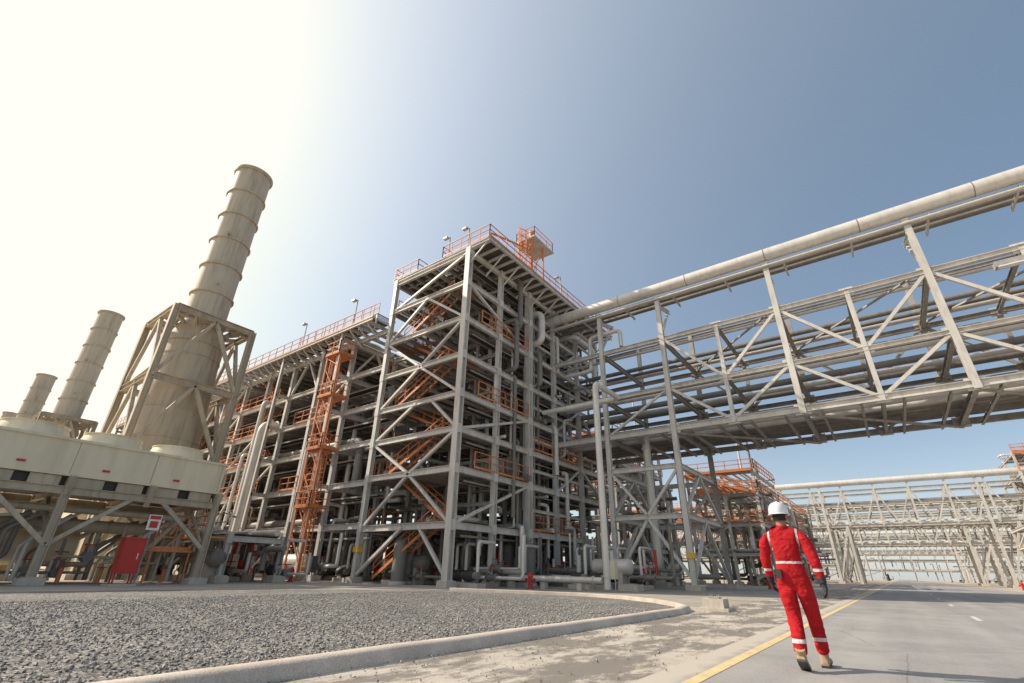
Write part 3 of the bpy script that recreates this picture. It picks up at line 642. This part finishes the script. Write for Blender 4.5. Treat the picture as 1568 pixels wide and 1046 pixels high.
sheet('shoulder',[(-4.9,-80),(-2.35,-80),(-2.35,120),(-4.9,120)],.004,'sand')
G=[(-5.1,-20),(-5.1,14.2),(-5.35,15.6),(-6.1,17.1),(-7.4,18.6),(-9.2,19.9),(-11.5,20.6),(-18,19.2),(-21.5,14.5),(-23.6,8),(-24,-20)]
sheet('concrete_pad',[(-60,-20),(-24.4,-20),(-24,8),(-21.9,14.8),(-18.2,19.6),(-11.5,21),(-9,20.3),(-5,17.5),(-5,60),(-60,60)],.004,'pad')
sheet('gravel',G,.012,'gravel')
M['yl']=paint('yellow_road_paint',(.74,.56,.27),.8,0,.15,3,.9,gcol=(.42,.38,.30),streak=1); M['wl']=paint('white_road_paint',(.66,.64,.6),.8,0,.12,3,.7,gcol=(.35,.34,.32),streak=1)
m=MB() 
for x in (-1.9,8.8): m.add([(x-.07,-60,.012),(x+.07,-60,.012),(x+.07,600,.012),(x-.07,600,.012)],[(0,1,2,3)],'yl')
y=-8.3
while y<400: m.add([(1.34,y,.012),(1.46,y,.012),(1.46,y+2,.012),(1.34,y+2,.012)],[(0,1,2,3)],'wl'); y+=9
m.build('road_markings')
M['kerb']=ground_mat('kerb_concrete',(.50,.43,.36),(.66,.58,.49),1.5,'plain')
m=MB(); K=G[:8]; w=.24
path=[]
for a,b in zip(K[:-1],K[1:]):
    a=V((*a,0));b=V((*b,0)); n=max(1,int((b-a).length/1.2))
    for i in range(n): path.append(a+(b-a)*(i/n))
path.append(V((*K[-1],0)))
vs=[]
for i,p in enumerate(path):
    d=(path[min(i+1,len(path)-1)]-path[max(i-1,0)]).normalized(); o=V((d.y,-d.x,0)); jz=random.uniform(-.006,.006)
    for s,z in ((-.02,0),(-.02,.125),(.0,.14),(w-.05,.14),(w-.01,.11),(w+.03,0)): vs.append(p+o*s+V((0,0,z+jz*(z>0))))
fs=[]
for j in range(len(path)-1):
    for i in range(5): fs.append((j*6+i,(j+1)*6+i,(j+1)*6+i+1,j*6+i+1))
m.add(vs,fs,'kerb')
m.build('kerb')
rs=np.random.RandomState(4); n=34000
xs_=-5.15-np.abs(rs.rand(n))**1.3*13; ys_=-1+rs.rand(n)*19
keep=(ys_<14+(-5.1-xs_)*.8); xs_,ys_=xs_[keep],ys_[keep]; n=len(xs_)
xs2=-4.85+rs.rand(1800)**2*2.6; ys2=rs.rand(1800)*24; xs_=np.concatenate([xs_,xs2]); ys_=np.concatenate([ys_,ys2]); n0=n; n=len(xs_)
base=np.array([(1,0,0),(-1,0,0),(0,1,0),(0,-1,0),(0,0,1),(0,0,-1)],float); fc=np.array([(0,2,4),(2,1,4),(1,3,4),(3,0,4),(2,0,5),(1,2,5),(3,1,5),(0,3,5)])
sz=.010+.020*rs.rand(n)**2; sz[n0:]*=.55
vv=base[None]*(sz[:,None,None]*(.7+.7*rs.rand(n,6,1)))*np.array([1,1,.75])
an=rs.rand(n)*6.28; c,s_=np.cos(an),np.sin(an); tx=rs.randn(n)*.5
x=vv[:,:,0]*c[:,None]-vv[:,:,1]*s_[:,None]; y_=vv[:,:,0]*s_[:,None]+vv[:,:,1]*c[:,None]; z=vv[:,:,2]+x*np.sin(tx)[:,None]
vv=np.stack([x+xs_[:,None],y_+ys_[:,None],z+.014+sz[:,None]*.35],2).reshape(-1,3); ff=(fc[None]+6*np.arange(n)[:,None,None]).reshape(-1,3)
me=bpy.data.meshes.new('gravel_stones'); me.from_pydata(vv.tolist(),[],ff.tolist())
m_,nt,b=new_mat('gravel_stone'); tc=N(nt,'ShaderNodeTexCoord'); wn=N(nt,'ShaderNodeTexNoise'); wn.inputs['Scale'].default_value=25; r=N(nt,'ShaderNodeValToRGB'); r.color_ramp.elements[0].position=.35; r.color_ramp.elements[1].position=.65; r.color_ramp.elements[0].color=(.14,.135,.125,1); r.color_ramp.elements[1].color=(.50,.47,.42,1)
nt.links.new(tc.outputs['Object'],wn.inputs['Vector']); nt.links.new(wn.outputs['Fac'],r.inputs[0]); nt.links.new(r.outputs[0],b.inputs['Base Color']); b.inputs['Roughness'].default_value=.85
me.materials.append(m_); ob=bpy.data.objects.new('gravel_stones',me); sc.collection.objects.link(ob)

# ------------------------------------------------------------------ worker
def skin(name,vs,es,rad,mats,parent,sub=2,root=0,post=None):
    me=bpy.data.meshes.new(name+'_t'); me.from_pydata(vs,es,[]); ob=bpy.data.objects.new(name+'_t',me); sc.collection.objects.link(ob)
    md=ob.modifiers.new('s','SKIN'); md.use_smooth_shade=True
    for i,d in enumerate(me.skin_vertices[0].data):
        r=rad[i]; d.radius=(r,r) if not isinstance(r,tuple) else r; d.use_root=(i==root)
    sd=ob.modifiers.new('u','SUBSURF'); sd.levels=sub; sd.render_levels=sub
    bpy.context.view_layer.update()
    dg=bpy.context.evaluated_depsgraph_get(); m2=bpy.data.meshes.new_from_object(ob.evaluated_get(dg)); m2.name=name
    bpy.data.objects.remove(ob)
    if post:
        for v in m2.vertices: v.co=post(v.co.copy())
    m2.materials.clear()
    for x in mats: m2.materials.append(x)
    for p_ in m2.polygons: p_.use_smooth=True; p_.material_index=0
    o=bpy.data.objects.new(name,m2); sc.collection.objects.link(o); o.parent=parent; return o
def coverall_mat():
    m,nt,b=new_mat('red_coverall'); L=nt.links; tc=N(nt,'ShaderNodeTexCoord'); sp=N(nt,'ShaderNodeSeparateXYZ'); L.new(tc.outputs['Object'],sp.inputs[0])
    def band(src,lo,hi):
        a=N(nt,'ShaderNodeMath',operation='GREATER_THAN'); a.inputs[1].default_value=lo; c=N(nt,'ShaderNodeMath',operation='LESS_THAN'); c.inputs[1].default_value=hi
        L.new(src,a.inputs[0]); L.new(src,c.inputs[0]); p=N(nt,'ShaderNodeMath',operation='MULTIPLY'); L.new(a.outputs[0],p.inputs[0]); L.new(c.outputs[0],p.inputs[1]); return p.outputs[0]
    def mul(a,c): p=N(nt,'ShaderNodeMath',operation='MULTIPLY'); L.new(a,p.inputs[0]); L.new(c,p.inputs[1]); return p.outputs[0]
    def mx(a,c): p=N(nt,'ShaderNodeMath',operation='MAXIMUM'); L.new(a,p.inputs[0]); L.new(c,p.inputs[1]); return p.outputs[0]
    ax=N(nt,'ShaderNodeMath',operation='ABSOLUTE'); L.new(sp.outputs[0],ax.inputs[0])
    waist=mul(band(sp.outputs[2],1.105,1.132),band(ax.outputs[0],-1,.2))
    ank=band(sp.outputs[2],.27,.31)
    sh=mul(band(ax.outputs[0],.150,.172),band(sp.outputs[2],1.132,1.6))
    slv=mul(band(sp.outputs[2],1.02,1.05),band(ax.outputs[0],.22,1))
    msk=mx(mx(mx(waist,ank),sh),slv)
    n=N(nt,'ShaderNodeTexNoise'); n.inputs['Scale'].default_value=7; n.inputs['Detail'].default_value=6; n.inputs['Distortion'].default_value=.8; L.new(tc.outputs['Object'],n.inputs['Vector'])
    r=N(nt,'ShaderNodeValToRGB'); r.color_ramp.elements[0].position=.3; r.color_ramp.elements[1].position=.7; r.color_ramp.elements[0].color=(.36,.008,.012,1); r.color_ramp.elements[1].color=(.52,.014,.02,1); L.new(n.outputs['Fac'],r.inputs[0])
    m1=N(nt,'ShaderNodeMixRGB'); m1.inputs[2].default_value=(.62,.60,.56,1); L.new(msk,m1.inputs[0]); L.new(r.outputs[0],m1.inputs[1]); L.new(m1.outputs[0],b.inputs['Base Color'])
    b.inputs['Roughness'].default_value=.85; b.inputs['Specular IOR Level'].default_value=.25
    mp=N(nt,'ShaderNodeMapping'); mp.inputs['Scale'].default_value=(1,1,1.8); mp.inputs['Rotation'].default_value=(.3,.5,0); L.new(tc.outputs['Object'],mp.inputs[0])
    n2=N(nt,'ShaderNodeTexNoise'); n2.inputs['Scale'].default_value=5; n2.inputs['Detail'].default_value=3; n2.inputs['Distortion'].default_value=1.4; L.new(mp.outputs[0],n2.inputs['Vector'])
    bp=N(nt,'ShaderNodeBump'); bp.inputs['Strength'].default_value=.85; bp.inputs['Distance'].default_value=.05; L.new(n2.outputs['Fac'],bp.inputs['Height']); L.new(bp.outputs[0],b.inputs['Normal']); return m
cov=coverall_mat()
skinm=paint('skin',(.30,.16,.09),.55,0,.06,8,.05); hair=paint('hair',(.015,.012,.01),.7,0,.2,20,.1); glove=paint('black_gloves',(.03,.03,.032),.7,0,.2,10,.1); boot=paint('tan_boots',(.42,.31,.19),.8,0,.12,8,.3); hel=paint('helmet_shell',(.80,.80,.79),.3,0,.02,3,.04)
wk=empty('worker',(-1.07,7.24,.012)); wk.scale=(.985,.985,.985)
vs=[(0,0,.97),(0,0,1.10),(0,-.01,1.25),(0,0,1.40),(0,.01,1.49),(0,.02,1.55),
 (-.15,0,1.43),(-.225,-.01,1.38),(-.27,.02,1.14),(-.265,.12,.93),
 (.15,0,1.43),(.23,-.02,1.38),(.295,-.09,1.14),(.33,-.10,.91),
 (-.09,0,.88),(-.075,.05,.52),(-.045,-.15,.28),(-.04,-.26,.16),
 (.10,0,.88),(.125,.13,.53),(.125,.22,.28),(.12,.29,.13)]
es=[(0,1),(1,2),(2,3),(3,4),(4,5),(3,6),(6,7),(7,8),(8,9),(3,10),(10,11),(11,12),(12,13),(0,14),(14,15),(15,16),(16,17),(0,18),(18,19),(19,20),(20,21)]
rad=[.16,.15,.17,.175,.10,.06,.11,.082,.066,.043,.11,.082,.066,.043,.12,.088,.078,.074,.12,.088,.078,.074]
def flat(c):
    if c.z>.8 and abs(c.x)<.2: c.y*=.80
    nz=mathutils.noise.noise(c*8)*.010+mathutils.noise.noise(V((c.x*12,c.y*12,c.z*26)))*.007
    if c.z<.45: nz+=.006*math.sin(c.z*90+c.y*20)
    h=V((c.x*.3,c.y,0)); 
    if h.length>.01: c+=h.normalized()*nz
    return c
skin('coverall',vs,es,rad,[cov],wk,3,0,flat)
m=MB(); HC=V((0,.035,1.665))
def head_pt(th,ph):
    x=math.sin(th)*math.cos(ph);y=math.sin(th)*math.sin(ph);z=math.cos(th)
    p=V((x*.076,y*.098,z*.118))
    if z<0: p.x*=1-.25*(-z); p.y*= 1-.1*(-z)
    if y>.6 and z<.1: p.y+=.008
    if y>.93 and -.35<z<.05: p.y+=.02
    return HC+p
nn=28; rows=20; vs=[];fs=[]
for i in range(rows+1):
    for j in range(nn): vs.append(head_pt(math.pi*i/rows,2*math.pi*j/nn))
for i in range(rows):
    for j in range(nn): fs.append((i*nn+j,(i+1)*nn+j,(i+1)*nn+(j+1)%nn,i*nn+(j+1)%nn))
M['skin']=skinm;M['hair']=hair;M['boot']=boot;M['hel']=hel;M['glove']=glove
m.add(vs,fs,'skin',True)
for s in(-1,1):
    m.cyl(HC+V((s*.07,-.01,-.015)),HC+V((s*.088,-.018,-.01)),.028,'skin',12,r2=.033); m.cyl(HC+V((s*.028,.085,0)),HC+V((s*.028,.096,0)),.012,'white',10); m.cyl(HC+V((s*.028,.096,0)),HC+V((s*.028,.098,0)),.006,'dark',8)
    m.bb(HC+V((s*.012,.098,.018)),HC+V((s*.045,.09,.02)),.008,.008,'hair')
m.bb(HC+V((-.022,.095,-.06)),HC+V((.022,.095,-.06)),.008,.01,'red')
vs=[];rws=9
for i in range(rws+1):
    for j in range(17):
        th=math.pi*(.30+.34*i/rws); ph=math.pi*(1.0+1.0*j/16); q=head_pt(th,ph)-HC; vs.append(HC+q*1.05+V((0,-.002,0)))
m.add(vs,[(i*17+j,(i+1)*17+j,(i+1)*17+j+1,i*17+j+1) for i in range(rws) for j in range(16)],'hair',True)
m.cyl((0,.01,1.50),(0,.025,1.60),.058,'skin',16)
m.build('head',wk)
m=MB(); hc=HC+V((0,.0,.045)); vs=[]; nn=36
rr=[(1.0,-.015),(1.02,0),(1.0,.03),(.95,.065),(.82,.10),(.6,.125),(.3,.138),(.02,.142)]
for r_,z_ in rr:
    for j in range(nn):
        a=2*math.pi*j/nn; vs.append(hc+V((r_*.115*math.cos(a),r_*.138*math.sin(a),z_)))
m.add(vs,[(i*nn+j,i*nn+(j+1)%nn,(i+1)*nn+(j+1)%nn,(i+1)*nn+j) for i in range(len(rr)-1) for j in range(nn)],'hel',True)
vs=[]
for r_,z_,e_ in ((1.0,-.005,0),(1.14,-.014,1),(1.14,-.02,1),(.98,-.016,0)):
    for j in range(nn):
        a=2*math.pi*j/nn; f_=1+(.22*max(0,math.sin(a))**2)*e_; vs.append(hc+V((r_*.115*math.cos(a)*1,r_*.138*math.sin(a)*f_,z_)))
m.add(vs,[(i*nn+j,i*nn+(j+1)%nn,(i+1)*nn+(j+1)%nn,(i+1)*nn+j) for i in range(3) for j in range(nn)],'hel',True)
m.bb(hc+V((0,-.12,.075)),hc+V((0,.0,.146)),.022,.012,'hel'); m.bb(hc+V((0,.0,.146)),hc+V((0,.12,.075)),.022,.012,'hel')
m.build('helmet',wk)
m=MB(); m.lathe(0,0,[(.082,1.46),(.08,1.54),(.066,1.55),(.064,1.5)],cov,20); o=m.build('collar',wk); o.location=(0,.012,0)
def hand(wr,el,s,name):
    wr=V(wr);el=V(el); d=(wr-el).normalized(); f=V((0,1,0)); f=(f-d*f.dot(d)).normalized()
    vs=[wr-d*.03,wr+d*.03,wr+d*.085]; es=[(0,1),(1,2)]; rad=[.034,.032,.030]
    inward=V((-s,0,0)); inward=(inward-d*inward.dot(d)).normalized()
    for i,(o_,L) in enumerate(((.03,.07),(.01,.078),(-.01,.073),(-.028,.058))):
        b_=wr+d*.09+f*o_; k=len(vs)
        vs+=[b_,b_+d*L*.5+inward*.008,b_+d*L*.85+inward*.03,b_+d*L*.95+inward*.05]; es+=[(2,k),(k,k+1),(k+1,k+2),(k+2,k+3)]; rad+=[.012,.0115,.010,.009]
    b_=wr+d*.04+f*.03;k=len(vs); vs+=[b_,b_+d*.035+f*.03+inward*.01,b_+d*.065+f*.035+inward*.02]; es+=[(1,k),(k,k+1),(k+1,k+2)]; rad+=[.016,.013,.011]
    skin(name,vs,es,rad,[glove],wk,2,0)
    m=MB(); m.cyl(wr-d*.05,wr+d*.012,.046,'glove',16,r2=.042); m.build(name+'_cuff',wk)
hand((-.265,.12,.93),(-.27,.02,1.14),-1,'left_glove'); hand((.33,-.10,.91),(.295,-.09,1.14),1,'right_glove')
def bootm(an,pitch,name):
    m=MB(); n=16
    secs=[(-.095,.0,.036,.05),(-.08,.0,.043,.085),(-.04,.0,.046,.10),(0,.0,.047,.105),(.04,.0,.047,.085),(.09,.0,.051,.068),(.13,.0,.054,.062),(.17,.0,.05,.056),(.195,.0,.035,.04)]
    R=Matrix.Rotation(pitch,3,'X'); vs=[]
    piv=V((0,.13,0)) if pitch<0 else V((0,-.08,0))
    for y,zb,w,h in secs:
        for j in range(n):
            a=2*math.pi*j/n; x=w*math.copysign(abs(math.cos(a))**.7,math.cos(a)); z=h/2+h/2*math.copysign(abs(math.sin(a))**.7,math.sin(a))
            p=V((x,y,z)); vs.append(V((an[0],an[1],0))+piv+R@(p-piv))
    m.add(vs,[(i*n+j,i*n+(j+1)%n,(i+1)*n+(j+1)%n,(i+1)*n+j) for i in range(len(secs)-1) for j in range(n)]+[tuple(range(n)),tuple(range(len(vs)-n,len(vs)))],'boot',True)
    for q,(y0,y1,w) in enumerate(((-.098,-.02,.046),(-.02,.2,.052))):
        a=V((an[0],an[1],0))+piv+R@(V((0,y0,.011))-piv); b_=V((an[0],an[1],0))+piv+R@(V((0,y1,.011))-piv); m.bb(a,b_,w*1.9,.024,'dark')
    a0=V((an[0],an[1],0))+piv+R@(V((0,-.03,.07))-piv); m.cyl(a0,V((an[0],an[1]-.02,.0))+V((0,0,an[2]+.08)),.05,'boot',16,r2=.052)
    m.build(name,wk)
bootm((-.04,-.26,.14),math.radians(-28),'left_boot'); bootm((.12,.31,.10),math.radians(6),'right_boot')
m=MB(); m.box((-.12,-.128,.99),(.06,.035,.11),'dark'); m.build('radio',wk)

# ------------------------------------------------------------------ light, sky, camera
A=math.radians(-37-80); EL=math.radians(37)
sd=V((math.sin(A)*math.cos(EL),math.cos(A)*math.cos(EL),math.sin(EL)))
l=bpy.data.lights.new('sun','SUN'); l.energy=5.0; l.angle=math.radians(.5); l.color=(1,.90,.76); lo=bpy.data.objects.new('sun',l); lo.rotation_euler=(-sd).to_track_quat('-Z','Y').to_euler(); sc.collection.objects.link(lo)
w=bpy.data.worlds.new('World'); sc.world=w; w.use_nodes=True; nt=w.node_tree; bg=nt.nodes['Background']; L=nt.links
sky=N(nt,'ShaderNodeTexSky'); sky.sky_type='NISHITA'; sky.sun_disc=False; sky.sun_elevation=EL; sky.sun_rotation=A%(2*math.pi); sky.air_density=1.0; sky.dust_density=1.2; sky.ozone_density=1.5; sky.altitude=0
S=.09; bg.inputs['Strength'].default_value=S
tc=N(nt,'ShaderNodeTexCoord'); nv=N(nt,'ShaderNodeVectorMath',operation='NORMALIZE'); L.new(tc.outputs['Generated'],nv.inputs[0])
dt=N(nt,'ShaderNodeVectorMath',operation='DOT_PRODUCT'); L.new(nv.outputs[0],dt.inputs[0]); dt.inputs[1].default_value=sd
hf=N(nt,'ShaderNodeMath',operation='MULTIPLY_ADD'); hf.inputs[1].default_value=.5; hf.inputs[2].default_value=.5; L.new(dt.outputs['Value'],hf.inputs[0])
sx=N(nt,'ShaderNodeSeparateXYZ'); L.new(nv.outputs[0],sx.inputs[0])
om=N(nt,'ShaderNodeMath',operation='SUBTRACT'); om.inputs[0].default_value=1; ab=N(nt,'ShaderNodeMath',operation='ABSOLUTE'); L.new(sx.outputs[2],ab.inputs[0]); L.new(ab.outputs[0],om.inputs[1])
def term(src,pw,col,amp,prev):
    p_=N(nt,'ShaderNodeMath',operation='POWER'); p_.inputs[1].default_value=pw; L.new(src,p_.inputs[0])
    vm=N(nt,'ShaderNodeVectorMath',operation='SCALE'); vm.inputs[0].default_value=[c*amp/S for c in col]; L.new(p_.outputs[0],vm.inputs['Scale'])
    ad=N(nt,'ShaderNodeVectorMath',operation='ADD'); L.new(prev,ad.inputs[0]); L.new(vm.outputs[0],ad.inputs[1]); return ad.outputs[0]
ca=N(nt,'ShaderNodeVectorMath',operation='ADD'); ca.inputs[1].default_value=(.075/S,.115/S,.145/S); L.new(sky.outputs[0],ca.inputs[0]); cur=ca.outputs[0]
cur=term(hf.outputs[0],3.2,(1,.985,.98),.54,cur)
cur=term(hf.outputs[0],11,(1,.88,.70),.9,cur)
cur=term(om.outputs[0],6,(1,.96,.91),.34,cur)
se=N(nt,'ShaderNodeSeparateXYZ'); L.new(cur,se.inputs[0]); cb=N(nt,'ShaderNodeCombineXYZ')
for i,cap in enumerate((1.25,1.04,.93)):
    sm=N(nt,'ShaderNodeMath',operation='SMOOTH_MIN'); sm.inputs[1].default_value=cap/S; sm.inputs[2].default_value=.30/S; L.new(se.outputs[i],sm.inputs[0]); L.new(sm.outputs[0],cb.inputs[i])
L.new(cb.outputs[0],bg.inputs['Color'])
f=719.; p=math.radians(26.0); rho=0.021; az=math.radians(37.0); H=0.96
fw=V((-math.sin(az)*math.cos(p), math.cos(az)*math.cos(p), math.sin(p)))
r0=V((math.cos(az), math.sin(az),0)); u0=r0.cross(fw)
r=math.cos(rho)*r0+math.sin(rho)*u0; u=-math.sin(rho)*r0+math.cos(rho)*u0
cam=bpy.data.cameras.new('camera'); cam.sensor_width=36; cam.lens=f/1568*36; cam.clip_end=8000; cam.clip_start=.05
co=bpy.data.objects.new('camera',cam); sc.collection.objects.link(co)
mt=Matrix((( r.x,u.x,-fw.x,0),(r.y,u.y,-fw.y,0),(r.z,u.z,-fw.z,H),(0,0,0,1))); co.matrix_world=mt
sc.camera=co
sc.view_settings.view_transform='Standard'; sc.view_settings.look='None'; sc.view_settings.exposure=0
